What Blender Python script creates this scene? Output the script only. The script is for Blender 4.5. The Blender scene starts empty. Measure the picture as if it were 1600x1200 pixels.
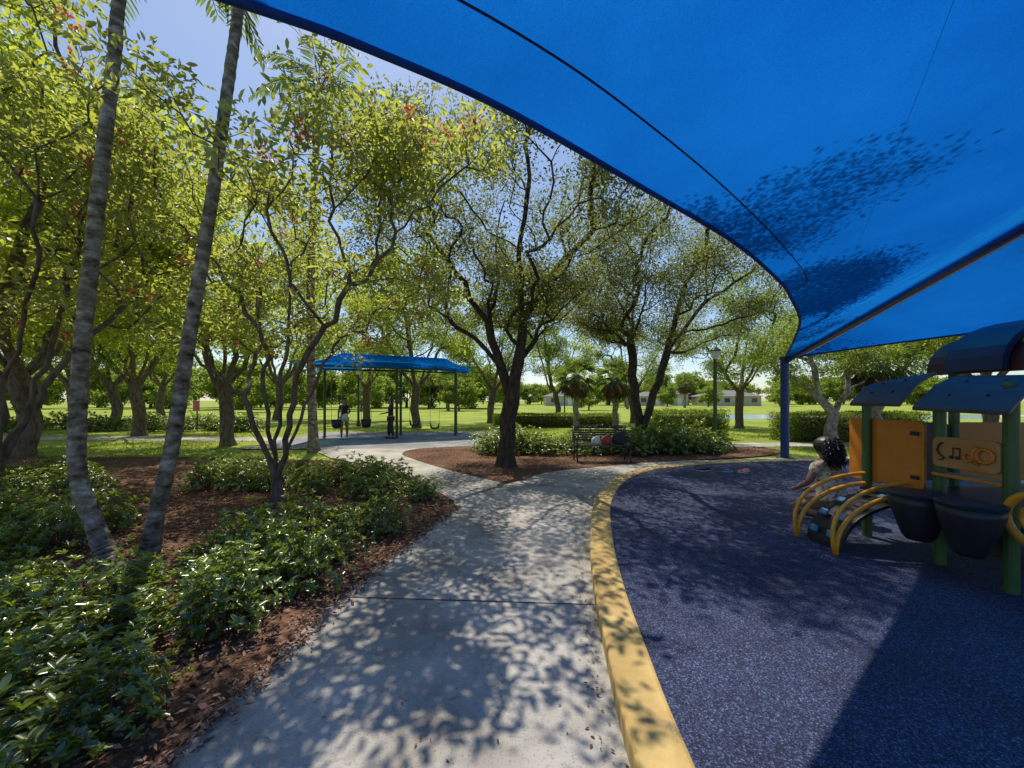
import bpy, bmesh, math, random
import numpy as np
from mathutils import Vector, Matrix, Quaternion
from mathutils.bvhtree import BVHTree

S = bpy.context.scene
COL = S.collection
R = math.radians

# ------------------------------------------------------------------ materials
def newmat(name):
    m = bpy.data.materials.new(name); m.use_nodes = True
    nt = m.node_tree
    for n in list(nt.nodes): nt.nodes.remove(n)
    out = nt.nodes.new('ShaderNodeOutputMaterial')
    return m, nt, out
def N(nt, t, **kw):
    n = nt.nodes.new(t)
    for k, v in kw.items():
        if k in n.inputs: n.inputs[k].default_value = v
        else: setattr(n, k, v)
    return n
def c4(c): return (c[0], c[1], c[2], 1.0)
def ramp(nt, fac, stops):
    r = nt.nodes.new('ShaderNodeValToRGB')
    el = r.color_ramp.elements
    while len(el) < len(stops): el.new(0.5)
    for e, (p, c) in zip(el, stops):
        e.position = p; e.color = c4(c)
    nt.links.new(fac, r.inputs['Fac'])
    return r.outputs['Color']
def noise(nt, scale, detail=4, rough=0.55, stretch=None, coord='Object'):
    tc = nt.nodes.new('ShaderNodeTexCoord')
    src = tc.outputs[coord]
    if stretch:
        mp = nt.nodes.new('ShaderNodeMapping'); mp.inputs['Scale'].default_value = stretch
        nt.links.new(src, mp.inputs['Vector']); src = mp.outputs['Vector']
    n = nt.nodes.new('ShaderNodeTexNoise')
    n.inputs['Scale'].default_value = scale; n.inputs['Detail'].default_value = detail
    n.inputs['Roughness'].default_value = rough
    nt.links.new(src, n.inputs['Vector'])
    return n.outputs['Fac']
def mix(nt, a, b, fac, mode='MIX'):
    m = nt.nodes.new('ShaderNodeMix'); m.data_type = 'RGBA'; m.blend_type = mode
    for s, v in ((m.inputs[0], fac), (m.inputs[6], a), (m.inputs[7], b)):
        if hasattr(v, 'is_output'): nt.links.new(v, s)
        elif isinstance(v, (int, float)): s.default_value = v
        else: s.default_value = c4(v)
    return m.outputs[2]
def surf(name, c1, c2, scale=5, rough=0.6, bump=0.0, bscale=None, stretch=None, metal=0.0, stops=None, big=None, spec=0.5, bdist=0.02):
    m, nt, out = newmat(name)
    p = N(nt, 'ShaderNodeBsdfPrincipled', Roughness=rough, Metallic=metal)
    p.inputs['Specular IOR Level'].default_value = spec
    f = noise(nt, scale, 5, 0.6, stretch)
    col = ramp(nt, f, stops or [(0.3, c1), (0.7, c2)])
    if big:
        f2 = noise(nt, big[0], 4)
        r2 = ramp(nt, f2, [(0.35, (big[1],)*3), (0.65, (1, 1, 1))])
        col = mix(nt, col, r2, 1.0, 'MULTIPLY')
    nt.links.new(col, p.inputs['Base Color'])
    if bump:
        b = N(nt, 'ShaderNodeBump', Strength=bump, Distance=bdist)
        nt.links.new(noise(nt, bscale or scale, 4, 0.65, stretch), b.inputs['Height'])
        nt.links.new(b.outputs['Normal'], p.inputs['Normal'])
    nt.links.new(p.outputs[0], out.inputs[0])
    return m
def leafmat(name, dark, light, trans, tw=0.45, rough=0.4, gl=0.05):
    m, nt, out = newmat(name)
    at = nt.nodes.new('ShaderNodeAttribute'); at.attribute_name = 'tint'
    col = mix(nt, dark, light, at.outputs['Fac'])
    d = nt.nodes.new('ShaderNodeBsdfDiffuse'); nt.links.new(col, d.inputs['Color'])
    t = nt.nodes.new('ShaderNodeBsdfTranslucent')
    tcol = mix(nt, tuple(x*0.5 for x in trans), trans, at.outputs['Fac'])
    nt.links.new(tcol, t.inputs['Color'])
    ms = nt.nodes.new('ShaderNodeMixShader'); ms.inputs[0].default_value = tw
    nt.links.new(d.outputs[0], ms.inputs[1]); nt.links.new(t.outputs[0], ms.inputs[2])
    if gl:
        g = nt.nodes.new('ShaderNodeBsdfGlossy'); g.inputs['Roughness'].default_value = rough
        m2 = nt.nodes.new('ShaderNodeMixShader'); m2.inputs[0].default_value = gl
        nt.links.new(ms.outputs[0], m2.inputs[1]); nt.links.new(g.outputs[0], m2.inputs[2])
        nt.links.new(m2.outputs[0], out.inputs[0])
    else: nt.links.new(ms.outputs[0], out.inputs[0])
    return m

M = {}
M['lawn'] = surf('lawn_grass', (.23,.30,.035), (.38,.43,.075), 3.0, 0.9, 0.6, 60, big=(0.25, .65), spec=.1)
M['mulch'] = surf('bark_mulch', (.07,.035,.02), (.30,.165,.10), 22, 0.95, 1.0, 35, spec=.1, big=(1.2,.5))
m, nt, out = newmat('weathered_concrete')
p = N(nt, 'ShaderNodeBsdfPrincipled', Roughness=.88); p.inputs['Specular IOR Level'].default_value = .2
c = ramp(nt, noise(nt, 1.7, 7, .65), [(.28,(.29,.26,.22)),(.5,(.44,.405,.35)),(.72,(.54,.50,.43))])
c = mix(nt, c, ramp(nt, noise(nt, .6, 5, .6), [(.36,(.62,.6,.56)),(.56,(1,1,1))]), 1.0, 'MULTIPLY')
c = mix(nt, c, ramp(nt, noise(nt, 75, 3, .6), [(.30,(.55,.53,.5)),(.44,(1,1,1))]), 1.0, 'MULTIPLY')
c = mix(nt, c, ramp(nt, noise(nt, 9, 5, .7), [(.30,(.6,.56,.5)),(.42,(1,1,1))]), 1.0, 'MULTIPLY')
nt.links.new(c, p.inputs['Base Color'])
b = N(nt, 'ShaderNodeBump', Strength=.5, Distance=.006); nt.links.new(noise(nt, 85, 4, .65), b.inputs['Height'])
nt.links.new(b.outputs[0], p.inputs['Normal']); nt.links.new(p.outputs[0], out.inputs[0])
M['concrete'] = m
M['joint'] = surf('dirt_joint', (.03,.025,.02), (.08,.065,.05), 15, 0.95)
M['padgrey'] = surf('play_pad_concrete', (.2,.19,.19), (.36,.34,.32), 1.5, 0.9, 0.2, 60, big=(.6,.7), spec=.2)
M['yellow'] = surf('yellow_kerb_paint', (.62,.36,.07), (.82,.55,.17), 5, 0.65, 0.4, 60, spec=.3, bdist=.006, stops=[(.27,(.22,.16,.09)),(.38,(.54,.35,.11)),(.7,(.70,.48,.17))], big=(1.3,.7))
m, nt, out = newmat('speckled_blue_rubber')
p = N(nt, 'ShaderNodeBsdfPrincipled', Roughness=.8)
p.inputs['Specular IOR Level'].default_value = .3
f = noise(nt, 110, 2, .7)
c = ramp(nt, f, [(.40, (.010,.013,.030)), (.52, (.032,.041,.09)), (.62, (.085,.105,.21)), (.74, (.32,.35,.48))])
r2 = ramp(nt, noise(nt, 1.1, 4), [(.35, (.6,.6,.6)), (.65, (1,1,1))])
nt.links.new(mix(nt, c, r2, 1.0, 'MULTIPLY'), p.inputs['Base Color'])
b = N(nt, 'ShaderNodeBump', Strength=.9, Distance=.006); nt.links.new(noise(nt, 140, 3), b.inputs['Height'])
nt.links.new(b.outputs[0], p.inputs['Normal']); nt.links.new(p.outputs[0], out.inputs[0])
M['rubber'] = m
m, nt, out = newmat('blue_shade_fabric')
r1 = ramp(nt, noise(nt, .45, 4), [(.3, (.002,.10,.50)), (.7, (.006,.18,.72))])
wv = ramp(nt, noise(nt, 120, 3, .6), [(.35, (.76,.76,.76)), (.65, (1,1,1))])
col = mix(nt, r1, wv, 1.0, 'MULTIPLY')
d = nt.nodes.new('ShaderNodeBsdfDiffuse'); nt.links.new(col, d.inputs['Color'])
t = nt.nodes.new('ShaderNodeBsdfTranslucent'); nt.links.new(col, t.inputs['Color'])
rf = nt.nodes.new('ShaderNodeBsdfRefraction'); rf.inputs['IOR'].default_value = 1.25; rf.inputs['Roughness'].default_value = .85
rf.distribution = 'BECKMANN'
nt.links.new(mix(nt, (.03,.55,1.0), wv, 1.0, 'MULTIPLY'), rf.inputs['Color'])
b = N(nt, 'ShaderNodeBump', Strength=1.0, Distance=.07)
nt.links.new(noise(nt, 1.1, 6, .55, (1,.35,1)), b.inputs['Height'])
nt.links.new(b.outputs[0], d.inputs['Normal']); nt.links.new(b.outputs[0], t.inputs['Normal']); nt.links.new(b.outputs[0], rf.inputs['Normal'])
ms = nt.nodes.new('ShaderNodeMixShader'); ms.inputs[0].default_value = .58
nt.links.new(d.outputs[0], ms.inputs[1]); nt.links.new(t.outputs[0], ms.inputs[2])
m3 = nt.nodes.new('ShaderNodeMixShader'); m3.inputs[0].default_value = .22
nt.links.new(ms.outputs[0], m3.inputs[1]); nt.links.new(rf.outputs[0], m3.inputs[2]); nt.links.new(m3.outputs[0], out.inputs[0])
M['fabric'] = m
M['hem'] = surf('dark_blue_hem', (.003,.03,.18), (.006,.06,.32), 6, .7)
M['seam'] = surf('navy_seam_thread', (.002,.012,.06), (.003,.02,.09), 6, .8)
M['steelblue'] = surf('blue_painted_steel', (.006,.03,.14), (.01,.045,.2), 4, .35)
M['white'] = surf('white_paint', (.7,.7,.68), (.82,.82,.8), 4, .5)
M['bark'] = surf('grey_brown_bark', (.065,.05,.038), (.24,.19,.145), 14, .95, 1.0, 20, (1,1,.25), spec=.1)
M['darkbark'] = surf('dark_bark', (.028,.02,.015), (.12,.09,.066), 16, .95, 1.0, 22, (1,1,.3), spec=.1)
M['palebark'] = surf('pale_grey_bark', (.12,.10,.085), (.34,.30,.26), 6, .9, .8, 18, (1,1,.8), spec=.15, stops=[(.3,(.07,.058,.048)),(.48,(.23,.2,.165)),(.72,(.45,.42,.37))])
M['palmbark'] = surf('lichen_palm_bark', (.08,.07,.06), (.3,.27,.24), 8, .9, .8, 22, (1,1,1.6), spec=.1, stops=[(.32,(.06,.045,.03)),(.47,(.20,.16,.115)),(.6,(.34,.295,.23)),(.72,(.52,.48,.41))])
M['leaf_big'] = leafmat('broad_leaf', (.05,.09,.012), (.20,.27,.035), (.78,.88,.08), .6, .4, .04)
M['leaf_olive'] = leafmat('olive_leaf', (.035,.048,.018), (.13,.15,.05), (.40,.45,.09), .5, .4, .045)
M['leaf_jat'] = leafmat('light_leaf', (.05,.085,.015), (.20,.25,.05), (.80,.85,.13), .52, .35, .08)
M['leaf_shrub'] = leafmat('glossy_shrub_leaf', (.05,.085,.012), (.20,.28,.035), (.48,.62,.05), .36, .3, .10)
M['leaf_palm'] = leafmat('palm_leaf', (.025,.05,.012), (.08,.13,.03), (.35,.48,.06), .4, .4, .04)
M['leaf_far'] = leafmat('far_leaf', (.07,.11,.025), (.19,.26,.05), (.55,.68,.10), .45, .7, 0)
M['dead'] = leafmat('dry_leaf', (.10,.065,.035), (.24,.17,.10), (.2,.15,.08), .2, .8, 0)
M['red'] = leafmat('coral_petal', (.6,.04,.06), (.8,.12,.14), (.85,.12,.14), .45, .5, 0)
M['green_post'] = surf('dark_green_steel', (.015,.045,.018), (.025,.07,.03), 5, .35)
M['lime'] = surf('leaf_green_plastic', (.035,.085,.02), (.055,.125,.03), 5, .4)
M['orange'] = surf('orange_plastic', (.55,.17,.012), (.66,.22,.02), 5, .42)
M['tan'] = surf('tan_orange_plastic', (.42,.18,.05), (.52,.25,.08), 5, .45)
M['yel'] = surf('golden_tube_paint', (.78,.30,.015), (.88,.38,.03), 4, .35)
M['slate'] = surf('slate_grey_plastic', (.06,.042,.035), (.09,.065,.055), 5, .4, spec=.3)
M['black'] = surf('black_plastic', (.010,.010,.012), (.022,.022,.026), 5, .45)
M['maroon'] = surf('maroon_plastic', (.06,.010,.010), (.10,.015,.018), 5, .45)
M['royal'] = surf('royal_blue_plastic', (.02,.03,.07), (.03,.045,.10), 5, .4, spec=.3)
M['teal'] = surf('light_blue_plastic', (.05,.16,.28), (.09,.24,.38), 5, .4)
M['bench'] = surf('dark_green_coated_metal', (.010,.022,.018), (.022,.04,.032), 8, .4)
M['skin'] = surf('brown_skin', (.24,.12,.075), (.33,.18,.12), 8, .55)
M['hair'] = surf('black_hair', (.008,.006,.005), (.03,.02,.015), 20, .5)
M['dkcloth'] = surf('dark_cloth', (.015,.015,.02), (.04,.04,.05), 14, .9)
M['wtcloth'] = surf('white_cloth', (.55,.54,.52), (.75,.74,.72), 10, .9)
M['floral'] = surf('floral_cloth', (.7,.4,.2), (.75,.62,.4), 22, .9, stops=[(.38,(.45,.12,.08)),(.46,(.72,.6,.38)),(.58,(.75,.64,.42)),(.66,(.3,.3,.1))])
M['pink'] = surf('pink_paint', (.7,.12,.25), (.8,.2,.32), 6, .5)
M['redcloth'] = surf('red_cloth', (.25,.03,.03), (.4,.06,.05), 8, .8)
M['wall'] = surf('cream_stucco', (.48,.43,.37), (.58,.53,.46), 2, .9)
M['roof'] = surf('grey_roof_tile', (.14,.13,.12), (.24,.22,.21), 3, .9)
M['glass'] = surf('window_glass', (.03,.04,.05), (.07,.09,.1), 2, .1)
M['water'] = surf('pond_water', (.16,.22,.26), (.3,.38,.42), .5, .15, .3, 3)
M['chain'] = surf('galvanised_chain', (.2,.2,.2), (.35,.35,.35), 9, .4, metal=.8)

# ------------------------------------------------------------------ builders
def wpos(o):
    p = Vector((0,0,0))
    while o: p = p + Vector(o.location); o = o.parent
    return p
def empty(name, loc, label=None, cat=None, group=None):
    o = bpy.data.objects.new(name, None); o.location = loc; o.empty_display_size = .2
    COL.objects.link(o); tag(o, label, cat, group); return o
def tag(o, label=None, cat=None, group=None, kind=None):
    if label: o['label'] = label
    if cat: o['category'] = cat
    if group: o['group'] = group
    if kind: o['kind'] = kind
    return o
def link(name, me, mat, parent=None):
    o = bpy.data.objects.new(name, me); COL.objects.link(o)
    if mat: me.materials.clear(); me.materials.append(mat)
    if parent: o.parent = parent
    return o
class B:
    def __init__(s): s.v = []; s.f = []
    def tube(s, pts, r, n=8, cap=True):
        pts = [Vector(p) for p in pts]
        if not hasattr(r, '__len__'): r = [r]*len(pts)
        b0 = len(s.v); up = None
        for i, p in enumerate(pts):
            a = pts[max(i-1, 0)]; c = pts[min(i+1, len(pts)-1)]
            d = (c-a)
            d = d.normalized() if d.length > 1e-9 else Vector((0,0,1))
            if up is None:
                up = d.orthogonal().normalized()
            else:
                up = (up - d*up.dot(d))
                up = up.normalized() if up.length > 1e-6 else d.orthogonal().normalized()
            q = d.cross(up)
            for k in range(n):
                an = 2*math.pi*k/n
                s.v.append(p + (up*math.cos(an)+q*math.sin(an))*r[i])
        for i in range(len(pts)-1):
            for k in range(n):
                a = b0+i*n+k; b = b0+i*n+(k+1) % n
                s.f.append((a, b, b+n, a+n))
        if cap:
            s.f.append(tuple(b0+k for k in reversed(range(n))))
            e = b0+(len(pts)-1)*n
            s.f.append(tuple(e+k for k in range(n)))
        return s
    def box(s, c, size, rot=None):
        b0 = len(s.v); c = Vector(c)
        for x in (-.5,.5):
            for y in (-.5,.5):
                for z in (-.5,.5):
                    p = Vector((x*size[0], y*size[1], z*size[2]))
                    if rot: p = rot @ p
                    s.v.append(c+p)
        for f in ((0,1,3,2),(4,6,7,5),(0,4,5,1),(2,3,7,6),(0,2,6,4),(1,5,7,3)):
            s.f.append(tuple(b0+i for i in f))
        return s
    def prism(s, outline, vec):
        b0 = len(s.v); n = len(outline); vec = Vector(vec)
        for p in outline: s.v.append(Vector(p))
        for p in outline: s.v.append(Vector(p)+vec)
        s.f.append(tuple(b0+i for i in reversed(range(n)))); s.f.append(tuple(b0+n+i for i in range(n)))
        for i in range(n):
            j = (i+1) % n
            s.f.append((b0+i, b0+j, b0+n+j, b0+n+i))
        return s
    def ball(s, c, r, n=8, m=6, sq=(1,1,1)):
        b0 = len(s.v); c = Vector(c)
        for i in range(m+1):
            th = math.pi*i/m
            for k in range(n):
                ph = 2*math.pi*k/n
                s.v.append(c+Vector((math.sin(th)*math.cos(ph)*r*sq[0], math.sin(th)*math.sin(ph)*r*sq[1], math.cos(th)*r*sq[2])))
        for i in range(m):
            for k in range(n):
                a = b0+i*n+k; b = b0+i*n+(k+1) % n
                s.f.append((a, a+n, b+n, b))
        return s
    def obj(s, name, mat, parent=None, smooth=False, bevel=0):
        off = wpos(parent) if parent else Vector((0,0,0))
        me = bpy.data.meshes.new(name)
        me.from_pydata([tuple(v-off) for v in s.v], [], s.f); me.update()
        bm = bmesh.new(); bm.from_mesh(me); bmesh.ops.recalc_face_normals(bm, faces=bm.faces); bm.to_mesh(me); bm.free()
        o = link(name, me, mat, parent)
        if smooth:
            for p in me.polygons: p.use_smooth = True
        if bevel:
            md = o.modifiers.new('bevel', 'BEVEL'); md.width = bevel; md.segments = 2; md.limit_method = 'ANGLE'
        return o
def copy_thing(root, loc, rz=0.0, sc=1.0, label=None, tilt=0.0):
    n = root.copy(); COL.objects.link(n); n.location = loc; n.rotation_euler = (tilt, 0, rz)
    n.scale = (sc, sc, sc) if not hasattr(sc, '__len__') else sc
    if label: n['label'] = label
    def rec(a, b):
        for ch in a.children:
            c = ch.copy(); COL.objects.link(c); c.parent = b; rec(ch, c)
    rec(root, n)
    return n
def catmull(pts, k=8):
    pts = [Vector(p) for p in pts]; out = []
    P = [pts[0]*2-pts[1]]+pts+[pts[-1]*2-pts[-2]]
    for i in range(1, len(P)-2):
        for j in range(k):
            t = j/k
            out.append(.5*((2*P[i])+(P[i+1]-P[i-1])*t+(2*P[i-1]-5*P[i]+4*P[i+1]-P[i+2])*t*t+(-P[i-1]+3*P[i]-3*P[i+1]+P[i+2])*t**3))
    out.append(pts[-1]); return out
def sheet(name, outline, z, mat):
    me = bpy.data.meshes.new(name)
    bm = bmesh.new(); vs = [bm.verts.new((p[0], p[1], z)) for p in outline]
    es = [bm.edges.new((vs[i], vs[(i+1) % len(vs)])) for i in range(len(vs))]
    bmesh.ops.triangle_fill(bm, edges=es, use_beauty=True)
    for f in bm.faces:
        f.normal_update()
        if f.normal.z < 0: f.normal_flip()
    bm.to_mesh(me); bm.free()
    o = link(name, me, mat); o['kind'] = 'structure'; return o
def inpoly(x, y, poly):
    c = False; n = len(poly); j = n-1
    for i in range(n):
        xi, yi = poly[i][0], poly[i][1]; xj, yj = poly[j][0], poly[j][1]
        if (yi > y) != (yj > y) and x < (xj-xi)*(y-yi)/(yj-yi)+xi: c = not c
        j = i
    return c

# ------------------------------------------------------------------ leaves
def unit(a): return a/np.maximum(np.linalg.norm(a, axis=1, keepdims=True), 1e-9)
def leaf_mesh(name, c, ax, nr, ln, wd, tint, fold=0.25, hexa=True):
    n = len(c); ax = unit(ax); side = unit(np.cross(ax, nr)); nr = np.cross(side, ax)
    ln = ln.reshape(-1,1); wd = wd.reshape(-1,1)
    if hexa:
        up = nr*wd*fold
        V = np.stack([c, c+ax*ln*.35+side*wd*.5+up, c+ax*ln*.75+side*wd*.38+up-nr*ln*.05, c+ax*ln-nr*ln*.1,
                      c+ax*ln*.75-side*wd*.38+up-nr*ln*.05, c+ax*ln*.35-side*wd*.5+up], 1).reshape(-1,3)
        base = (np.arange(n)*6).reshape(-1,1)
        F = np.concatenate([base+np.array([[0,1,2,3]]), base+np.array([[0,3,4,5]])], 1).reshape(-1,4)
        k = 6
    else:
        V = np.stack([c, c+ax*ln*.5+side*wd*.5, c+ax*ln-nr*ln*.08, c+ax*ln*.5-side*wd*.5], 1).reshape(-1,3)
        F = np.arange(n*4).reshape(-1,4); k = 4
    me = bpy.data.meshes.new(name)
    me.vertices.add(len(V)); me.vertices.foreach_set('co', V.astype(np.float32).ravel())
    me.loops.add(F.size); me.polygons.add(len(F))
    me.polygons.foreach_set('loop_start', (np.arange(len(F))*4).astype(np.int32))
    me.loops.foreach_set('vertex_index', F.astype(np.int32).ravel())
    me.update(calc_edges=True)
    a = me.attributes.new('tint', 'FLOAT', 'POINT'); a.data.foreach_set('value', np.repeat(tint, k).astype(np.float32))
    return me
def clustered(tips, per, rad, size, rng, aspect=.45, hexa=False, flat=.7, name='crown', droop=0.0):
    tips = np.array(tips); n = len(tips)*per
    T = np.repeat(tips, per, 0)
    off = rng.normal(0, 1, (n,3)); off = unit(off)*(rng.random((n,1))**.5)*rad; off[:,2] *= flat
    c = T+off
    ax = unit(off)+rng.normal(0, .6, (n,3)); ax[:,2] -= droop
    nr = rng.normal(0, .55, (n,3)); nr[:,2] += 1
    ln = size*rng.uniform(.6, 1.25, n)
    ct = np.repeat(rng.random(len(tips)), per)
    tint = np.clip(ct*.5+rng.random(n)*.6, 0, 1)
    return leaf_mesh(name, c, ax, nr, ln, ln*aspect, tint, hexa=hexa)

# ------------------------------------------------------------------ tree skeleton
def puffs(rng, n_puff, n_att, center, rad, pr, hollow=.45):
    center = np.array(center); rad = np.array(rad); cs = []
    while len(cs) < n_puff:
        q = rng.uniform(-1, 1, 3); l = np.linalg.norm(q)
        if hollow < l < 1: cs.append(center+q*rad)
    out = []
    for i in range(n_att):
        c = cs[rng.integers(len(cs))]
        q = rng.normal(0, 1, 3); q /= np.linalg.norm(q); q *= rng.random()**.4*pr*rng.uniform(.8,1.2); q[2] *= .6
        out.append(c+q)
    return np.array(out)
def skeleton(lines, att, r0, base_r, step, rng, bf=.25, jit=.12):
    P = []; par = []; pl = []
    for li, ln in enumerate(lines):
        ln = [np.array(p, float) for p in ln]
        if li == 0:
            P.append(ln[0]); par.append(-1); pl.append(0.0); cur = 0; start = 1
        else:
            A = np.array(P); cur = int(np.argmin(np.linalg.norm(A-ln[0], axis=1))); start = 1
        for p in ln[start:]:
            a = P[cur]; d = np.linalg.norm(p-a); k = max(1, int(d/step))
            for j in range(1, k+1):
                q = a+(p-a)*j/k+(rng.normal(0, .03, 3) if j < k else 0)
                P.append(q); par.append(cur); pl.append(pl[cur]+d/k); cur = len(P)-1
    root = np.array(lines[0][-1]); lowz = P[0][2]+ (root[2]-P[0][2])*.55
    order = np.argsort(np.linalg.norm(att-root, axis=1)+rng.normal(0, .3, len(att)))
    cap = 24000; A = np.zeros((cap,3)); L = np.zeros(cap); A[:len(P)] = P; L[:len(P)] = pl; n = len(P); tips = []
    for ai in order:
        a = att[ai]
        cost = np.linalg.norm(A[:n]-a, axis=1)+bf*L[:n]+np.where(A[:n,2] < lowz, 5, 0)
        cur = int(np.argmin(cost)); s = A[cur].copy(); d = np.linalg.norm(a-s); k = max(1, int(math.ceil(d/step)))
        bend = rng.normal(0, jit*d, 3)
        for j in range(1, k+1):
            t = j/k
            q = s+(a-s)*t+bend*math.sin(math.pi*t)*.6+(rng.normal(0, .03, 3) if j < k else 0)
            A[n] = q; L[n] = L[cur]+d/k; par.append(cur); cur = n; n += 1
        tips.append(cur)
        if n > cap-60: break
    P = A[:n]; kids = [[] for _ in range(n)]
    for i in range(1, n): kids[par[i]].append(i)
    cnt = np.zeros(n)
    for i in range(n-1, -1, -1):
        if not kids[i]: cnt[i] = 1
        if par[i] >= 0: cnt[par[i]] += cnt[i]
    e = math.log(max(cnt[0], 2))/math.log(base_r/r0)
    rad = r0*cnt**(1/e)
    b = B(); stack = [(0, -1)]
    while stack:
        i, pr = stack.pop(); ch = []; rr = []
        if pr >= 0: ch.append(P[pr]); rr.append(min(rad[i]*1.15, rad[pr]))
        cur = i
        while True:
            ch.append(P[cur]); rr.append(rad[cur]); ks = kids[cur]
            if not ks: break
            ks = sorted(ks, key=lambda q: -rad[q])
            for q in ks[1:]: stack.append((q, cur))
            cur = ks[0]
        rr[-1] *= .5
        if pr < 0: rr[0] *= 1.45
        if len(ch) > 1: b.tube([Vector(q) for q in ch], rr, 9 if rr[0] > .06 else (5 if rr[0] > .02 else 3), cap=False)
    return b, P[tips], P, rad
def tree(name, loc, lines, att, r0, base_r, bark, leaf, per, crad, lsize, rng, label, cat='tree', group=None, bf=.25, step=.35, aspect=.45, hexa=False, droop=0, jit=.12, extra=None):
    root = empty(name, (0,0,0), label, cat, group)
    b, tips, P, rad = skeleton(lines, att, r0, base_r, step, rng, bf, jit)
    b.obj('trunk', bark, root, smooth=True)
    me = clustered(tips, per, crad, lsize, rng, aspect=aspect, hexa=hexa, droop=droop)
    link('crown', me, leaf, root)
    if extra: extra(root, tips)
    root.location = loc
    return root

# ================================================================== GROUND
rng = np.random.default_rng(7); random.seed(7)
sheet('lawn', [(-600,-60),(600,-60),(600,900),(-600,900)], -.03, M['lawn'])
bed_poly = [(-1.62,-3),(-1.54,1.67),(-1.48,2.2),(-1.44,2.91),(-1.27,3.77),(-1.05,4.8),(-.84,5.75),(-.95,6.15),(-1.3,6.7),(-2.1,8),(-3.2,9.2),(-5,10.3),(-9,10.9),(-20,11.2),(-20,-3)]
sheet('mulch_bed_ground', bed_poly, -.012, M['mulch'])
kerb_pts = [(9,-16,0),(3.2,-11,0),(1.1,-5,0),(.55,-1.5,0),(.47,.4,0),(.515,1.67,0),(.57,2.3,0),(.67,3.15,0),(.87,4.27,0),(1.26,5.8,0),(1.97,7.38,0),(2.97,8.5,0),(4.27,9.14,0),(5.5,9.5,0),(6.95,9.7,0),(9.1,9.85,0),(13,9.7,0),(18,8.5,0)]
kc = catmull(kerb_pts, 8)
path_poly = [(-1.6,-12),(-1.6,-3),(-1.54,1.67),(-1.48,2.2),(-1.44,2.91),(-1.27,3.77),(-1.05,4.8),(-.84,5.75),(-.95,6.15),(-1.3,6.7),(-2.1,8),(-3.2,9.2),(-5,10.6),(-6.6,12.6),(-3,13),(-.7,13),(-.7,11),(4,11),(5.05,10.15),(7.2,10.6),(12,11.0),(18,9.5)]
kk = [p for p in kc if p.y > -11.9]
path_poly += [(p.x+.05*(1 if p.y < 8 else 0), p.y-.04) for p in reversed(kk)]
sheet('concrete_path', path_poly, 0.0, M['concrete'])
island = [(-.1,7.35),(-.5,7.75),(-1.45,8.8),(-2.6,10.3),(-3.3,11.6),(-2.6,12.9),(2,13.9),(6,13.6),(8.5,12.6),(7.6,11.2),(5.05,10.3),(3.3,9.75),(2.5,9.4),(.85,8.55),(.25,7.7)]
ism = catmull([(p[0],p[1],0) for p in island+island[:1]], 4)[:-1]
sheet('island_mulch_ground', [(p.x,p.y) for p in ism], .006, M['mulch'])
sheet('swing_pad', [(-8.9,12.5),(-.5,12.9),(-.2,19.4),(-9.6,19.2)], .004, M['padgrey'])
sheet('far_footpath', [(-60,17),(-9.3,15.2),(-9.3,16.7),(-60,19)], -.02, M['concrete'])
sheet('side_footpath', [(6.5,13.2),(30,14.6),(30,16),(6.5,14.4)], -.02, M['concrete'])
sheet('pond_water', [(14,33),(40,33),(60,42),(20,43)], -.02, M['water'])
bj = B()
def strip(a, b_, w=.012, z=.003):
    a = Vector((a[0],a[1],z)); b_ = Vector((b_[0],b_[1],z)); n = (b_-a).normalized().cross(Vector((0,0,1)))*w/2
    i = len(bj.v); bj.v += [a-n, b_-n, b_+n, a+n]; bj.f.append((i,i+1,i+2,i+3))
strip((-1.43,3.12),(.66,3.0)); strip((-1.56,.9),(.49,.9)); strip((-.84,5.72),(1.2,5.55)); strip((-.1,7.35),(1.75,6.9)); strip((-.9,6.1),(-.1,7.35))
strip((.85,8.5),(2.4,7.95)); strip((2.5,9.35),(3.4,8.75)); strip((4.2,10),(4.4,9.2)); strip((-2.1,8),(-1.0,8.4)); strip((-3.5,9.4),(-2.4,10.1))
o = bj.obj('path_joints', M['joint']); o['kind'] = 'structure'
def sweep(name, curve, prof, mat):
    b = B(); n = len(prof)
    for i, p in enumerate(curve):
        a = curve[max(i-1,0)]; c = curve[min(i+1,len(curve)-1)]; d = (c-a).normalized()
        nr = Vector((d.y, -d.x, 0))
        for (u, z) in prof: b.v.append(p+nr*u+Vector((0,0,z)))
    for i in range(len(curve)-1):
        for k in range(n-1):
            a = i*n+k; b.f.append((a, a+1, a+1+n, a+n))
    return b.obj(name, mat)
prof = [(0,-.05),(0,.085),(.004,.098),(.016,.107),(.22,.110),(.236,.104),(.245,.09),(.245,.02)]
o = sweep('yellow_kerb', kc, prof, M['yellow']); o['kind'] = 'structure'
inner = []
for i, p in enumerate(kc):
    a = kc[max(i-1,0)]; c = kc[min(i+1,len(kc)-1)]; d = (c-a).normalized(); inner.append((p.x+d.y*.235, p.y-d.x*.235))
sheet('rubber_playground_surface', inner+[(24,2),(24,-16)], .096, M['rubber'])

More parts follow.
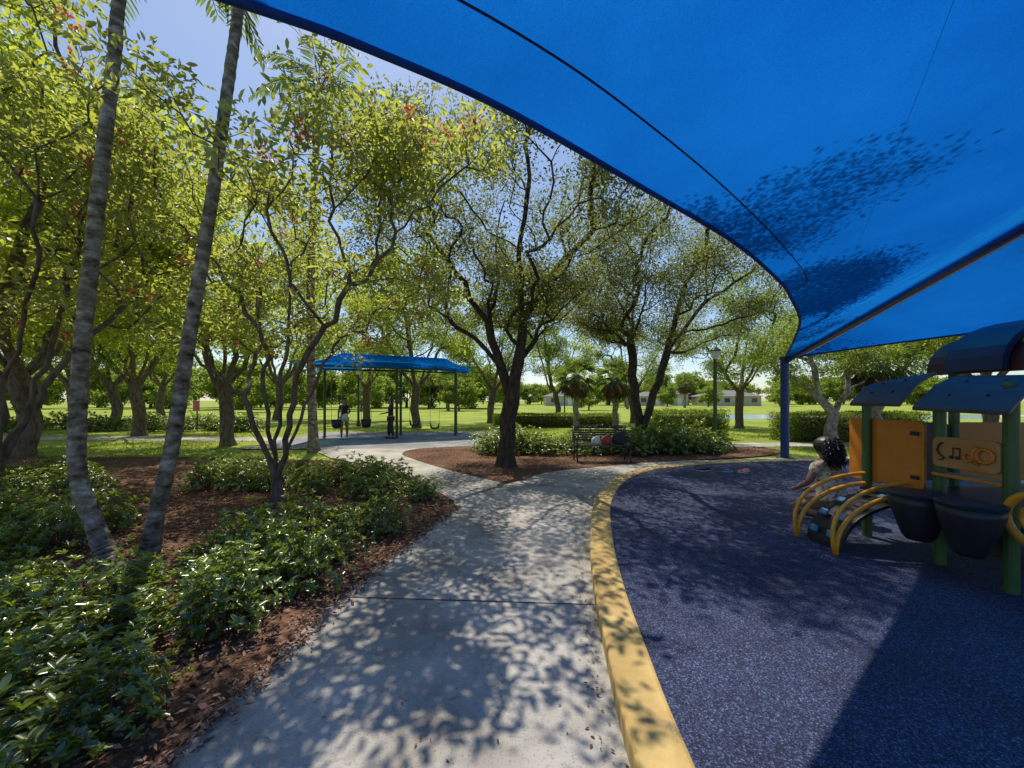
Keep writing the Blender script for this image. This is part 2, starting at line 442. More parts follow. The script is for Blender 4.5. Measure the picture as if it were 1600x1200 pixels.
def scatter(poly, n, bb, rng):
    out = []
    while len(out) < n:
        x = rng.uniform(bb[0], bb[1]); y = rng.uniform(bb[2], bb[3])
        if inpoly(x, y, poly): out.append((x, y))
    return np.array(out)
edge_x = lambda y: np.interp(y,[1,1.67,2.2,2.91,3.77,4.8,5.75],[-1.55,-1.54,-1.48,-1.44,-1.27,-1.05,-.84])
ye = rng.uniform(1,5.8,2200)
pts = np.concatenate([scatter(bed_poly, 26000, (-6,-.8,.9,9.5), rng), scatter(bed_poly, 6000, (-14,-5,4,11), rng), scatter([(p.x,p.y) for p in ism], 9000, (-3.4,8.5,7.3,13.8), rng),
                      np.column_stack([edge_x(ye)+rng.normal(0,.045,len(ye))+abs(rng.normal(0,.03,len(ye))), ye])])
n = len(pts)
c = np.column_stack([pts, rng.uniform(.0,.03,n)])
ax = rng.normal(0,1,(n,3)); ax[:,2] *= .25; nr = rng.normal(0,.35,(n,3)); nr[:,2] += 1
ln = rng.uniform(.02,.065,n)
me = leaf_mesh('wood_chips', c, ax, nr, ln, ln*rng.uniform(.2,.5,n), rng.random(n), hexa=False)
M['chipleaf'] = leafmat('bark_chip', (.09,.045,.026), (.42,.26,.175), (.1,.05,.03), .05, .9, 0)
o = link('wood_chips', me, M['chipleaf']); tag(o, 'scattered brown bark mulch chips on the planting beds', 'mulch', kind='stuff')
lp = np.concatenate([scatter(path_poly, 650, (-3,6,1,11), rng), np.array([(.5+.35*t*t+rng.normal(0,.03)-.07, 1.2+3*t) for t in rng.random(160)])])
lp2 = np.column_stack([rng.uniform(1.2,7,330), rng.uniform(1.5,9,330)])
lp2 = np.array([q for q in lp2 if q[0] > np.interp(q[1],[1.5,3,4.3,5.8,7.4,8.5,9.1],[.85,.95,1.2,1.6,2.3,3.4,4.6])])
lp = np.array([q for q in lp if q[0] < np.interp(q[1],[1.2,3.1,4.3,5.8,7.4,8.5,9.1],[.48,.63,.84,1.2,1.9,2.9,4.2])])
c = np.concatenate([np.column_stack([lp, np.full(len(lp),.006)]), np.column_stack([lp2, np.full(len(lp2),.102)])])
n = len(c); ax = rng.normal(0,1,(n,3)); ax[:,2] *= .15; nr = rng.normal(0,.2,(n,3)); nr[:,2] += 1; ln = rng.uniform(.008,.028,n)
o = link('fallen_leaves', leaf_mesh('fallen_leaves', c, ax, nr, ln, ln*.4, rng.random(n)), M['dead']); tag(o, 'dry fallen leaves on the path and rubber', 'leaves', kind='stuff')
gp = np.column_stack([rng.uniform(-16,16,30000), rng.uniform(10.8,22,30000)])
gp = np.array([q for q in gp if not (-9.8 < q[0] < 0 and q[1] < 19.4) and not inpoly(q[0],q[1],island) and not (q[0]>0 and q[0]<8.8 and q[1]<13.9) and not (q[0]<-9 and 15<q[1]<17.4) and not (q[0] > 6.4 and 13.1 < q[1] < 15.3)])
n = len(gp); c = np.column_stack([gp, np.full(n,-.03)]); ax = rng.normal(0,.45,(n,3)); ax[:,2] = 1; nr = rng.normal(0,1,(n,3)); nr[:,2] = .3
ln = rng.uniform(.04,.10,n)
M['grassleaf'] = leafmat('grass_blade', (.20,.28,.03), (.36,.43,.06), (.6,.66,.09), .45, .7, 0)
o = link('grass_tufts', leaf_mesh('grass_tufts', c, ax, nr, ln, ln*.3, rng.random(n), hexa=False), M['grassleaf']); tag(o, 'short green grass blades on the lawn', 'grass', kind='stuff')

# ================================================================== SHRUBS
def shrub_mesh(seed, rx=.42, h=.46, nros=190, ll=.058):
    r = np.random.default_rng(seed)
    C=[];A=[];NR=[];L=[];T=[]
    for i in range(nros):
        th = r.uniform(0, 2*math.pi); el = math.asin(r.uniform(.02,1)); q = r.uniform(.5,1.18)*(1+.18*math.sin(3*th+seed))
        p = np.array([math.cos(th)*math.cos(el)*rx*q, math.sin(th)*math.cos(el)*rx*q, .04+math.sin(el)*h*q])
        out = p-np.array([0,0,.1]); out /= np.linalg.norm(out); out = out*.5+np.array([0,0,.75])+r.normal(0,.25,3); out /= np.linalg.norm(out)
        e1 = np.cross(out,[.3,.8,.1]); e1 /= np.linalg.norm(e1); e2 = np.cross(out,e1); tb = r.random()
        k = r.integers(7,11)
        for j in range(k):
            a = j*2.4+r.uniform(-.3,.3); up = r.uniform(.15,.9)
            ax = e1*math.cos(a)+e2*math.sin(a)+out*up
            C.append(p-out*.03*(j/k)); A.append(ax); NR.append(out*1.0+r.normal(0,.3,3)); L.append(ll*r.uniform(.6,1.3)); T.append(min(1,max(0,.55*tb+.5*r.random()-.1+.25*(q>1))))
    C=np.array(C); L=np.array(L)
    return leaf_mesh('foliage', C, np.array(A), np.array(NR), L, L*.42, np.array(T))
def make_shrub(seed, **kw):
    root = empty('shrub', (0,0,0), 'low glossy green shrub growing from bark mulch', 'shrub', 'low shrubs in the planting beds')
    r = random.Random(seed); b = B()
    for i in range(16):
        a = r.uniform(0,6.28); q = r.uniform(.1,.34)
        b.tube([(math.cos(a)*.04,math.sin(a)*.04,-.02),(math.cos(a)*q*.6,math.sin(a)*q*.6,.18),(math.cos(a)*q,math.sin(a)*q,.38)],[.009,.006,.003],4,False)
    b.obj('stems', M['bark'], root)
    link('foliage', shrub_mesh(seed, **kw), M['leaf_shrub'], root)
    return root
shr = [make_shrub(1), make_shrub(2, rx=.38, h=.5), make_shrub(3, rx=.46, h=.4)]
regions = [[(-1.86,.7),(-1.84,2.9),(-1.72,3.8),(-1.5,4.6),(-2.1,4.9),(-2.8,4.45),(-3.0,3.3),(-4.3,2.75),(-5.0,2.6),(-5.0,.7)],
           [(-6.5,3.7),(-4.8,3.5),(-4.8,4.7),(-7,5.1)],
           [(-5.6,6.7),(-3.2,6.5),(-3.0,7.6),(-4.5,8.1),(-6.0,8.0)],
           [(-2.5,6.2),(-1.35,6.25),(-1.85,7.1),(-2.8,7.4)],
           [(-9.5,6.5),(-7.6,6.3),(-7.6,7.4),(-10,7.6)]]
spots = []; scs = []
for ri, reg in enumerate(regions):
    xs = [p[0] for p in reg]; ys = [p[1] for p in reg]; gap = .41 if ri in (0,3) else .47
    for _ in range(1500):
        x = random.uniform(min(xs),max(xs)); y = random.uniform(min(ys),max(ys))
        if inpoly(x,y,reg) and all((x-a)**2+(y-b_)**2 > gap**2 for a,b_ in spots): spots.append((x,y)); scs.append(.85)
isl = [(-.7,11.2),(1.2,11.3),(2.5,11.0),(5.9,11.5),(6.6,12.4),(3,12.9),(-.9,12.4)]
for _ in range(1500):
    x = random.uniform(-1,6.7); y = random.uniform(10.9,13)
    if inpoly(x,y,isl) and all((x-a)**2+(y-b_)**2 > .5**2 for a,b_ in spots): spots.append((x,y)); scs.append(1.35)
for _ in range(34):
    spots.append(((-13+random.uniform(-7,3))*1.35, 19.5+random.uniform(0,2.5))); scs.append(1.5)
for i,(x,y) in enumerate(spots):
    s = random.uniform(.72,1.22)*scs[i]
    if i < 3: o = shr[i]; o.location = (x,y,-.01); o.rotation_euler = (0,0,random.uniform(0,6.28)); o.scale = (s,s,s)
    else: copy_thing(shr[i%3], (x,y,-.01), random.uniform(0,6.28), (s,s,s*random.uniform(.75,1.15)))

def hedge(loc, size, seed, label):
    r = np.random.default_rng(seed); root = empty('hedge', (0,0,0), label, 'hedge')
    sx, sy, sz = size; n = int(2600*(sx*sz+sx*sy*.6+sy*sz))
    q = r.uniform(-1,1,(n,3)); k = np.max(np.abs(q),axis=1,keepdims=True); q = q/k*r.uniform(.84,1.05,(n,1))
    q += r.normal(0,.02,(n,3)); q[:,2] += .06*np.sin(q[:,0]*9+seed)*(q[:,2]>.5); c = q*np.array([sx/2,sy/2,sz/2]); c[:,2] += sz/2
    ax = unit(q)*.6+r.normal(0,.7,(n,3)); nr = unit(q)+r.normal(0,.5,(n,3)); ln = r.uniform(.05,.1,n)
    link('foliage', leaf_mesh('foliage', c, ax, nr, ln, ln*.5, r.random(n), hexa=False), M['leaf_far'], root)
    B().box((0,0,sz*.44),(sx*.84,sy*.8,sz*.8)).obj('dark_core', M['darkbark'], root, bevel=.08)  # plain dark box filling the hedge core behind the leaves
    root.location = loc; return root
hedge((7.35,16.4,-.03),(3.0,1.3,1.15),11,'clipped bright green hedge on the lawn')
hedge((13.4,15.4,-.03),(5.2,1.2,1.1),12,'clipped green hedge beside the footpath')
hedge((2.6,23,-.03),(7,1.0,.8),13,'low dark green hedge under palms')

# ================================================================== TREES
def J(u, v, D, dy=0):
    return ((u-800)/600*D, D+dy, 1.6+(625-v)/600*D)
base = (-.15,9.3,0)
ln1 = [[(0,0,-.05),(.05,0,.7),(.14,0,1.55)],[(.14,0,1.55),(-.12,.1,2.4),(-.42,0,3.5),(-1.2,-.3,4.6),(-1.9,-.6,5.6)],[(.14,0,1.55),(.3,.0,2.5),(.42,.1,3.6),(1.2,-.2,4.7),(2.1,-.5,5.6)],[(-.42,0,3.5),(-.2,.8,4.8),(-.3,1.5,6.0)],[(.42,.1,3.6),(.3,-.9,4.9),(.5,-1.7,6)],[(-.12,.1,2.4),(-1.0,.4,3.3),(-2.2,.6,4.2)],[(.3,.0,2.5),(1.0,.3,3.4),(2.1,.5,4.2)]]
att = np.concatenate([puffs(rng, 56, 1150, (-.1,-.1,6.0), (3.9,3.6,2.6), .85, .3), puffs(rng, 12, 200, (1.6,-2.6,7.2), (1.9,1.5,.8), .7, .1), puffs(rng, 12, 240, (-.1,.6,4.2), (3.5,2,.6), .6, .3)])  # middle clump: unseen foliage behind the canopy, added to dapple the rubber
tree('shade_tree', (base[0],base[1],0), ln1, att, .0042, .2, M['darkbark'], M['leaf_olive'], 52, .34, .072, rng, 'dark trunked spreading tree rising from mulch island', bf=.3, step=.3, aspect=.5, jit=.16)
ln2 = [[(0,0,-.05),(-.05,0,.5),(-.15,0,1.2)],[(-.15,0,1.2),(-.35,0,2.4),(-.35,0,4.2),(-1.2,-.3,5.3)],[(-.05,0,.5),(.25,-.1,1.5),(.75,-.2,3.2),(1.8,-.5,4.7),(2.8,-.9,5.4)],[(.75,-.2,3.2),(.8,-1.2,4.8),(1.0,-2.2,5.8)],[(-.35,0,4.2),(.2,.8,5.6)]]
att = np.concatenate([puffs(rng, 52, 1150, (.9,-.4,5.8), (4.2,3.9,2.3), .9, .25), puffs(rng, 10, 230, (.1,-4.6,7.0), (1.0,.8,.5), .5, .1), puffs(rng, 10, 220, (.8,.2,4.2), (3.6,2.4,.5), .7, .3)])  # middle clump: hidden crown extension, added to cast leaf shadow on the canopy fabric
tree('shade_tree', (4.35,12.8,0), ln2, att, .0045, .2, M['darkbark'], M['leaf_olive'], 56, .36, .074, rng, 'forked dark trunked tree with dense green crown', bf=.3, step=.32, aspect=.5, jit=.16)
jb = (-3.6,5.9)
ln3 = [[(0,0,-.05),(-.02,0,.3),(-.04,0,.5)],
       [(-.04,0,.5),(-.2,-.1,1.0),(-.38,-.2,1.65),(-.9,-.5,2.3),(-1.6,-.8,2.9),(-2.1,-.9,3.7)],[(-.04,0,.5),(-.08,.2,1.2),(-.1,.2,1.8),(.0,.3,2.7),(.1,.2,3.8)],
       [(-.02,0,.3),(.3,-.2,1.2),(.65,-.5,2.1),(1.35,-.9,2.9),(2.1,-1.1,3.5)],[(-.04,0,.5),(.25,.2,1.3),(.5,.4,2.2),(1.1,.8,3.2)],[(-.38,-.2,1.65),(-.5,.4,2.5),(-.9,.9,3.5)],[(-.04,0,.5),(.05,-.3,1.4),(.1,-.5,2.4),(-.3,-.8,3.4)],[(-.02,0,.3),(-.4,.2,.9),(-1.2,.3,1.65),(-2.2,.3,2.1),(-2.8,.2,2.9)]]
att = np.concatenate([puffs(rng, 52, 820, (.05,-.2,4.1), (3.0,2.4,1.9), .62, .25), puffs(rng, 12, 190, (2.5,-1.1,4.7), (1.1,1.0,.7), .5, .1)])
def flowers(root, tips):
    r = np.random.default_rng(5); C=[]
    for i in r.choice(len(tips), 46, replace=False):
        for j in range(24): C.append(tips[i]+r.normal(0,.05,3)+np.array([0,0,.05]))
    C = np.array(C); n=len(C); ln = r.uniform(.035,.06,n)
    o = link('flowers', leaf_mesh('flowers', C, r.normal(0,1,(n,3)), r.normal(0,1,(n,3)), ln, ln*.65, r.random(n), hexa=False), M['red'], root); o['kind']='stuff'
jt = tree('flowering_tree', (jb[0],jb[1],0), ln3, att, .0032, .075, M['bark'], M['leaf_jat'], 15, .19, .10, rng, 'small multi stemmed tree with red flowers among shrubs', group='red flowering trees in the planting bed', bf=.38, step=.2, aspect=.38, hexa=True, extra=flowers, jit=.2)
copy_thing(jt, (-7.3,5.4,0), 2.2, 1.15)
def generic(seed, per=36, leaf='leaf_big', natt=720, lsize=.155, name='broadleaf_tree', label='tall leafy tree with grey trunk on the lawn', hz=6.6, rad=(4.4,4.4,3.6), br=.24, crad=.42, bark='bark', group='park trees around the lawn', fork=2.2, pf=44, r0=.006):
    r = np.random.default_rng(seed); a0 = r.uniform(0,6.28)
    lines = [[(0,0,-.1),(r.normal(0,.08),r.normal(0,.08),1.1),(r.normal(0,.12),r.normal(0,.12),fork)]]
    top = lines[0][-1]
    for i in range(5):
        a = a0+i*1.26+r.normal(0,.2); o1 = np.array([math.cos(a),math.sin(a),0])
        lines.append([top, tuple(np.array(top)+o1*.7+[0,0,.9]), tuple(np.array(top)+o1*rad[0]*.42+[0,0,hz-fork-.9+r.normal(0,.3)]), tuple(np.array(top)+o1*rad[0]*.6+[0,0,hz-fork+.6])])
    att = puffs(r, pf, natt, (0,0,hz), rad, 1.05, .3)
    return tree(name, (0,0,0), lines, att, r0, br, M[bark], M[leaf], per, crad, lsize, r, label, group=group, bf=.3, step=.4, aspect=.5, jit=.15)
g1 = generic(21); g2 = generic(22, hz=7.2, rad=(4.0,4.2,4.2)); g3 = generic(23, hz=6.0, rad=(4.8,4.4,3.2), leaf='leaf_far', lsize=.13, per=42)
def put(src, used, loc, rz, sc, **k):
    if src not in used: used.append(src); src.location = loc; src.rotation_euler=(0,0,rz); src.scale=(sc,sc,sc) if not hasattr(sc,'__len__') else sc
    else: copy_thing(src, loc, rz, sc, **k)
used = []
for src, x, y, rz, sc in [(g1,-9.9,6.6,.3,.95),(g2,-10.1,13.7,1.0,.9),(g3,-17,17.5,2.0,1.0),(g2,-24.8,24,2.5,1.1),(g1,-22,19.5,4,1.0),(g3,-28,22,.5,1.1),(g1,-5.6,22.5,5,1.0),(g2,-14,11,3.3,1.0),
                          (g1,-19,31,1.2,1.2),(g3,-11,29,2.2,1.1),(g2,-31,34,.1,1.2),(g3,-1.5,27,4.2,1.0),(g2,-35,16,1,1.0),(g1,-18.5,12.2,1.9,1.0),(g3,13,22,1.4,.9),(g2,20.5,16.5,.4,.95),(g1,25,20,2.4,1.0),(g3,17,18,3.4,.85),(g2,30,18,5.4,1.0),
                          (g2,3.5,30,2.1,.9),(g3,8.5,27,.7,.8),(g3,24,14.5,.9,.8)]:
    put(src, used, (x,y,-.03), rz, sc)
r = np.random.default_rng(31)
lp_ = [[(0,0,-.05),(-.05,0,.6),(.1,0,1.1)],[(.1,0,1.1),(-.5,.1,1.8),(-1.3,0,2.4),(-2.0,.1,2.7)],[(.1,0,1.1),(.5,-.1,1.9),(.5,0,2.9)],[(.5,-.1,1.9),(1.4,0,2.5)],[(-.5,.1,1.8),(-.5,.2,2.9)]]
tree('gnarled_tree', (11.9,14.3,-.03), lp_, puffs(r,34,480,(-.5,0,3.5),(2.9,1.9,1.3),.6,.2), .006, .19, M['palebark'], M['leaf_far'], 38, .32, .10, r, 'gnarled pale branched tree beside the footpath', bf=.2)
f1 = generic(41, per=16, natt=460, lsize=.55, leaf='leaf_far', crad=.6, name='distant_tree', label='distant leafy tree beyond the lawn', group='distant trees beyond the lawn', fork=1.2, hz=4.8, rad=(4.8,4.8,3.6))
f2 = generic(42, per=16, natt=460, lsize=.55, leaf='leaf_far', crad=.6, name='distant_tree', label='distant leafy tree beyond the lawn', group='distant trees beyond the lawn', fork=1.0, hz=3.8, rad=(5.4,5,3.0))
rr = random.Random(3)
for i in range(64):
    t = i/63; x = -105+t*230+rr.uniform(-2,2); y = rr.uniform(66,86) if x < -5 else rr.uniform(118,155)
    if x > 5: x *= 1.25
    put(f1 if i%2 else f2, used, (x,y,-.03), rr.uniform(0,6.28), rr.uniform(.8,1.25) if x < -5 else rr.uniform(.9,1.4))
for x,y in [(-46,52),(-34,50),(-22,56),(-8,58),(12,60),(26,88),(46,90),(67,96),(38,94)]:
    put(f1, used, (x,y,-.03), rr.uniform(0,6.28), rr.uniform(.5,.8))

# ------------------------------------------------------------------ palms
def pinnate(C,A,NR,L,W,T, base, az, length, rise, droop, r, leaflet=.5, n=34, rach=None):
    d = np.array([math.cos(az),math.sin(az),0]); sd = np.array([-math.sin(az),math.cos(az),0]); pts=[]
    for i in range(n+1):
        t = i/n
        p = np.array(base)+d*length*(t-.15*t*t)+np.array([0,0,rise*t*length-droop*t*t*length]); pts.append(p)
    for i in range(4,n):
        t=i/n; tg = pts[i+1]-pts[i]; tg/=np.linalg.norm(tg)
        for sgn in (-1,1):
            C.append(pts[i]); A.append(sd*sgn+tg*.65+np.array([0,0,-.35])+r.normal(0,.08,3)); NR.append(np.array([0,0,1.0])+r.normal(0,.2,3))
            L.append(leaflet*math.sin(math.pi*(.18+.75*t))*r.uniform(.85,1.1)); W.append(.035); T.append(r.random())
    if rach: rach.tube([Vector(p) for p in pts[::3]], [.018*(1-.8*i/(len(pts[::3]))) for i in range(len(pts[::3]))], 5, False)
def feather_palm(name, line, radii, label, seed, nf=12, flen=2.2, group=None):
    root = empty(name, line[0], label, 'palm tree', group)
    pts = catmull(line, 10); rs = []; r = np.random.default_rng(seed)
    for i in range(len(pts)):
        t=i/(len(pts)-1); rs.append((radii[0]*(1-t)+radii[1]*t)*(1+.6*math.exp(-t*26)))
    P2=[];R2=[]
    for i in range(len(pts)-1):
        for k in range(3):
            q = pts[i].lerp(pts[i+1],k/3); P2.append(q+Vector((r.normal(0,.002),r.normal(0,.002),0))); R2.append((rs[i]*(1-k/3)+rs[i+1]*k/3)*r.uniform(.975,1.03))
    P2.append(pts[-1]);R2.append(rs[-1])
    B().tube(P2,R2,14,False).obj('trunk', M['palmbark'], root, smooth=True)
    top = pts[-1]; b=B(); b.tube([top,top+Vector((0,0,.9))],[radii[1]*1.25,radii[1]*.7],10)
    C=[];A=[];NR=[];L=[];W=[];T=[]
    for i in range(nf):
        pinnate(C,A,NR,L,W,T,(top.x,top.y,top.z+.85),i*2.4+r.uniform(-.2,.2),flen*r.uniform(.85,1.1),r.uniform(.15,.9),r.uniform(.7,1.1),r,rach=b)
    b.obj('leaf_stalks', M['lime'], root, smooth=True)
    off = np.array(root.location)
    link('crown', leaf_mesh('crown', np.array(C)-off, np.array(A), np.array(NR), np.array(L), np.array(W), np.array(T)), M['leaf_palm'], root)
    return root
def dl(lst,D): return [J(u,v,D+dy) for u,v,dy in lst]
feather_palm('slender_palm', [(-3.86,3.72,-.05)]+dl([(150,825,.02),(122,740,.05),(124,600,.1),(140,430,.15),(160,250,.2),(178,90,.25),(192,-90,.3)],3.72), (.078,.052),'slender leaning palm trunk with ringed grey bark',51,nf=9,flen=1.7,group='slender grey palms in the bed')
feather_palm('slender_palm', [(-3.86,4.1,-.05)]+dl([(245,800,0),(268,700,.05),(297,520,.1),(325,350,.1),(350,180,.15),(372,20,.2),(386,-70,.2)],4.1), (.078,.048),'slender leaning palm trunk with lichen patched bark',52,nf=9,flen=1.7,group='slender grey palms in the bed')
feather_palm('feather_palm', [(-6.2,12,-.05),(-6.3,12,4),(-6.2,12,8),(-6.05,12,10.4)], (.13,.09),'tall feather palm above the other trees',53,nf=15,flen=2.2)
def fan_palm(seed, h=3.4):
    root = empty('fan_palm',(0,0,0),'fan palm with rough trunk and dry hanging fronds','palm tree','fan palms at the lawn edge')
    r=np.random.default_rng(seed); pts=[(r.normal(0,.03),r.normal(0,.03),z) for z in np.linspace(-.05,h,12)]
    B().tube(pts,[.2 if i%2 else .17 for i in range(12)],10).obj('trunk',M['palebark'],root,smooth=True)
    def fans(n, e0, e1, ln, name, mat):
        C=[];A=[];NR=[];L=[];T=[]
        for i in range(n):
            az=i*2.4+r.uniform(-.2,.2); el=r.uniform(e0,e1); d=np.array([math.cos(az)*math.cos(el),math.sin(az)*math.cos(el),math.sin(el)])
            hub=np.array([0,0,h])+d*ln*.55; s=np.cross(d,[0,0,1]); s/=np.linalg.norm(s); up=np.cross(s,d)
            C.append(np.array([0,0,h])); A.append(d); NR.append(up); L.append(ln*.58); T.append(.5)
            for k in range(15):
                a=(k-7)/7*1.35; C.append(hub); A.append(d*math.cos(a)+s*math.sin(a)+np.array([0,0,-.25*abs(math.sin(a))-.25])); NR.append(up+r.normal(0,.3,3)); L.append(ln*.6*r.uniform(.8,1.15)); T.append(r.random())
        L=np.array(L); W=np.where(np.arange(len(L))%16==0,.03,.06)
        link(name,leaf_mesh(name,np.array(C),np.array(A),np.array(NR),L,W,np.array(T)),M[mat],root)
    fans(24,-.8,1.2,1.4,'crown','leaf_palm'); fans(26,-1.4,-.6,1.4,'dry_fronds','dead')
    return root
p1=fan_palm(61)
used2=[]
for x,y,rz,sc in [(3.6,21.5,.3,.9),(5.6,20.8,2.3,.85),(13.9,14.6,.9,.9),(21,70,1,1.4),(-10,60,2,1.4),(36,80,3,1.5)]:
    put(p1,used2,(x,y,-.03),rz,sc)

# ================================================================== SHADE CANOPY
A_=Vector((7.6,10.7,2.76)); B_=Vector((-7,-.8,2.76)); C_=Vector((19.1,-3.9,2.76)); D_=Vector((4.5,-15.4,2.76)); PK=Vector((6.05,-2.35,5.85))
root=empty('shade_canopy',(7.6,10.7,0),'large blue fabric shade canopy on steel posts','canopy')
eAB=catmull([A_,(6.5,8.84,3.0),(5.76,7.68,3.2),(4.9,6.75,3.4),(4.3,6.16,3.5),(2.93,5.02,3.65),(1.27,3.8,3.72),(0,2.87,3.75),(-.78,2.33,3.7),(-1.38,1.92,3.6),(-3.2,.9,3.35),(-5,.1,3.05),B_],6)
def eside(a,b,sag,rise,n=50):
    c=(a+b)/2; inw=(Vector((PK.x,PK.y,0))-Vector((c.x,c.y,0))).normalized(); out=[]
    for i in range(n+1):
        t=i/n; k=4*t*(1-t); out.append(a.lerp(b,t)+inw*sag*k+Vector((0,0,rise*k)))
    return out
edges=[eAB,eside(A_,C_,1.6,.25),eside(C_,D_,2.4,.8),eside(D_,B_,2.4,.8)]
fb=B(); hb=B(); TN=26
for e in edges:
    b0=len(fb.v); n=len(e)
    for i,p in enumerate(e):
        s=i/(n-1)
        for j in range(TN+1):
            t=j/TN; q=p.lerp(PK,t); q=q-Vector((0,0,.28*math.sin(math.pi*t)*math.sin(math.pi*s))); fb.v.append(q)
    for i in range(n-1):
        for j in range(TN):
            a=b0+i*(TN+1)+j; fb.f.append((a,a+1,a+TN+2,a+TN+1))
    hb.tube([p-Vector((0,0,.004)) for p in e],.026,8)
fab=fb.obj('fabric',M['fabric'],root,smooth=True)
hb.obj('hem',M['hem'],root,smooth=True)
bvh=BVHTree.FromPolygons([tuple(v) for v in fb.v],fb.f)
def seam(poly,rad):
    pts=[]
    for q in catmull([(x,y,0) for x,y in poly],10):
        h=bvh.ray_cast(Vector((q.x,q.y,0)),Vector((0,0,1)))
        if h[0] is not None: pts.append(h[0]-Vector((0,0,.010)))
    if len(pts)>2: B().tube(pts,rad,6).obj('seam',M['seam'],root)
seam([(4.8,6.45),(4.5,5.9),(2.4,4.1),(1.0,3.0),(-.13,2.2),(-2.4,.7)],.0075)
seam([(5.6,6.6),(4.0,4.2),(2.6,2.2),(1.2,.3)],.0012)
seam([(9.4,7.4),(7.6,2.5)],.004)
for cr in (A_,B_,C_,D_):
    bb=B(); bb.tube([cr-Vector((0,0,.10)),PK-Vector((0,0,.14))],.065,12); bb.obj('rafter',M['steelblue'],root,smooth=True)
    B().tube([(cr.x,cr.y,-.05),(cr.x,cr.y,2.72)],.105,16).tube([(cr.x,cr.y,2.72),(cr.x,cr.y,2.80)],.13,16).tube([(cr.x,cr.y,-.03),(cr.x,cr.y,.0)],.2,16).obj('post',M['steelblue'],root,smooth=False)
cr=A_; d=(PK-cr).normalized()
B().tube([cr+d*.9-Vector((-.05,0,.165)),cr+d*8.5-Vector((-.05,0,.20))],.02,8).obj('light_strip',M['white'],root)

# ================================================================== SWING SET
root=empty('swing_set',(-5,16,0),'blue canopied swing set with dark posts','swing set')
pb=[(-7.65,14.7),(-8.1,16.6),(-4.8,15.7+.3),(-5.1,17.6),(-2.55,17.3),(-2.75,18.9)]
for x,y in pb: B().tube([(x,y,0),(x,y,2.95)],.055,12).tube([(x,y,0),(x,y,.03)],.1,12).obj('post',M['green_post'],root,smooth=False)
for a,b in ((0,2),(2,4),(1,3),(3,5),(0,1),(2,3),(4,5)):
    B().tube([(pb[a][0],pb[a][1],2.93),(pb[b][0],pb[b][1],2.93)],.045,10).obj('crossbar',M['green_post'],root)
cb=B(); cc=[Vector((-8.3,14.0,2.9)),Vector((-8.6,17.2,2.9)),Vector((-2.3,19.8,2.95)),Vector((-1.7,17.0,2.95))]; r1_=Vector((-7.0,15.9,3.55)); r2_=Vector((-3.1,18,3.55))
def patch(b,a0,a1,b1,b0,n=10,sag=.22):
    i0=len(b.v)
    for i in range(n+1):
        for j in range(n+1):
            s=i/n;t=j/n; lo=a0.lerp(a1,s); hi=b0.lerp(b1,s); p=lo.lerp(hi,t); p=p-Vector((0,0,sag*math.sin(math.pi*t)*.5))
            p.z+=sag*math.sin(math.pi*s)*(1-t); b.v.append(p)
    for i in range(n):
        for j in range(n):
            a=i0+i*(n+1)+j; b.f.append((a,a+1,a+n+2,a+n+1))
patch(cb,cc[0],cc[3],r2_,r1_); patch(cb,cc[1],cc[2],r2_,r1_); patch(cb,cc[0],cc[1],r1_,r1_); patch(cb,cc[3],cc[2],r2_,r2_)
cb.obj('canopy_fabric',M['fabric'],root,smooth=True)
def swing(x,y,kind,zb):
    w=.22
    for s in (-1,1):
        B().tube([(x+s*w,y,2.9),(x+s*w*.9,y,zb+.25)],.008,5).obj('swing_chain',M['chain'],root)
    if kind=='bucket':
        q=B(); q.tube([(x,y,zb-.06),(x,y,zb),(x,y,zb+.12),(x,y,zb+.25)],[.10,.17,.19,.2],12).tube([(x-.2,y-.02,zb+.26),(x,y-.2,zb+.26),(x+.2,y-.02,zb+.26),(x,y+.18,zb+.26),(x-.2,y-.02,zb+.26)],.02,6)
    else:
        q=B(); q.tube([(x-w*.9,y,zb+.25),(x-.15,y,zb+.03),(x,y,zb),(x+.15,y,zb+.03),(x+w*.9,y,zb+.25)],[.02,.045,.05,.045,.02],8)
    q.obj('swing_seat',M['black'],root,smooth=True)
swing(-5.85,15.4,'bucket',.55); swing(-6.9,15.1,'bucket',.55); swing(-3.4,16.9,'belt',.35); swing(-4.2,16.5,'belt',.5)

# ================================================================== BENCH etc.
root=empty('park_bench',(2.3,9.9,0),'dark green metal park bench with armrests','bench')
bx0,bx1,by=1.6,3.05,9.95
b=B()
for i in range(7): b.box(((bx0+bx1)/2,by-.2+i*.065,.45-.012*(i in (3,))),(bx1-bx0,.045,.018))
b.tube([(bx0,by-.235,.445),(bx1,by-.235,.445)],.018,8); b.obj('seat',M['bench'],root)
b=B()
for i in range(6): b.box(((bx0+bx1)/2,by+.235+i*.018,.55+i*.062),(bx1-bx0,.016,.042))
b.tube([(bx0,by+.345,.91),(bx1,by+.345,.91)],.018,8); b.obj('backrest',M['bench'],root)
for x in (bx0+.05,bx1-.05):
    B().tube([(x,by-.3,0.02),(x,by-.2,.2),(x,by-.22,.43),(x,by+.18,.43),(x,by+.24,.5),(x,by+.34,.9)],.022,8).tube([(x,by+.3,.02),(x,by+.16,.22),(x,by+.16,.43)],.022,8).obj('leg',M['bench'],root,smooth=True)
    B().tube([(x,by-.22,.43),(x,by-.24,.62),(x,by-.15,.67),(x,by+.25,.66)],.018,8).obj('armrest',M['bench'],root,smooth=True)
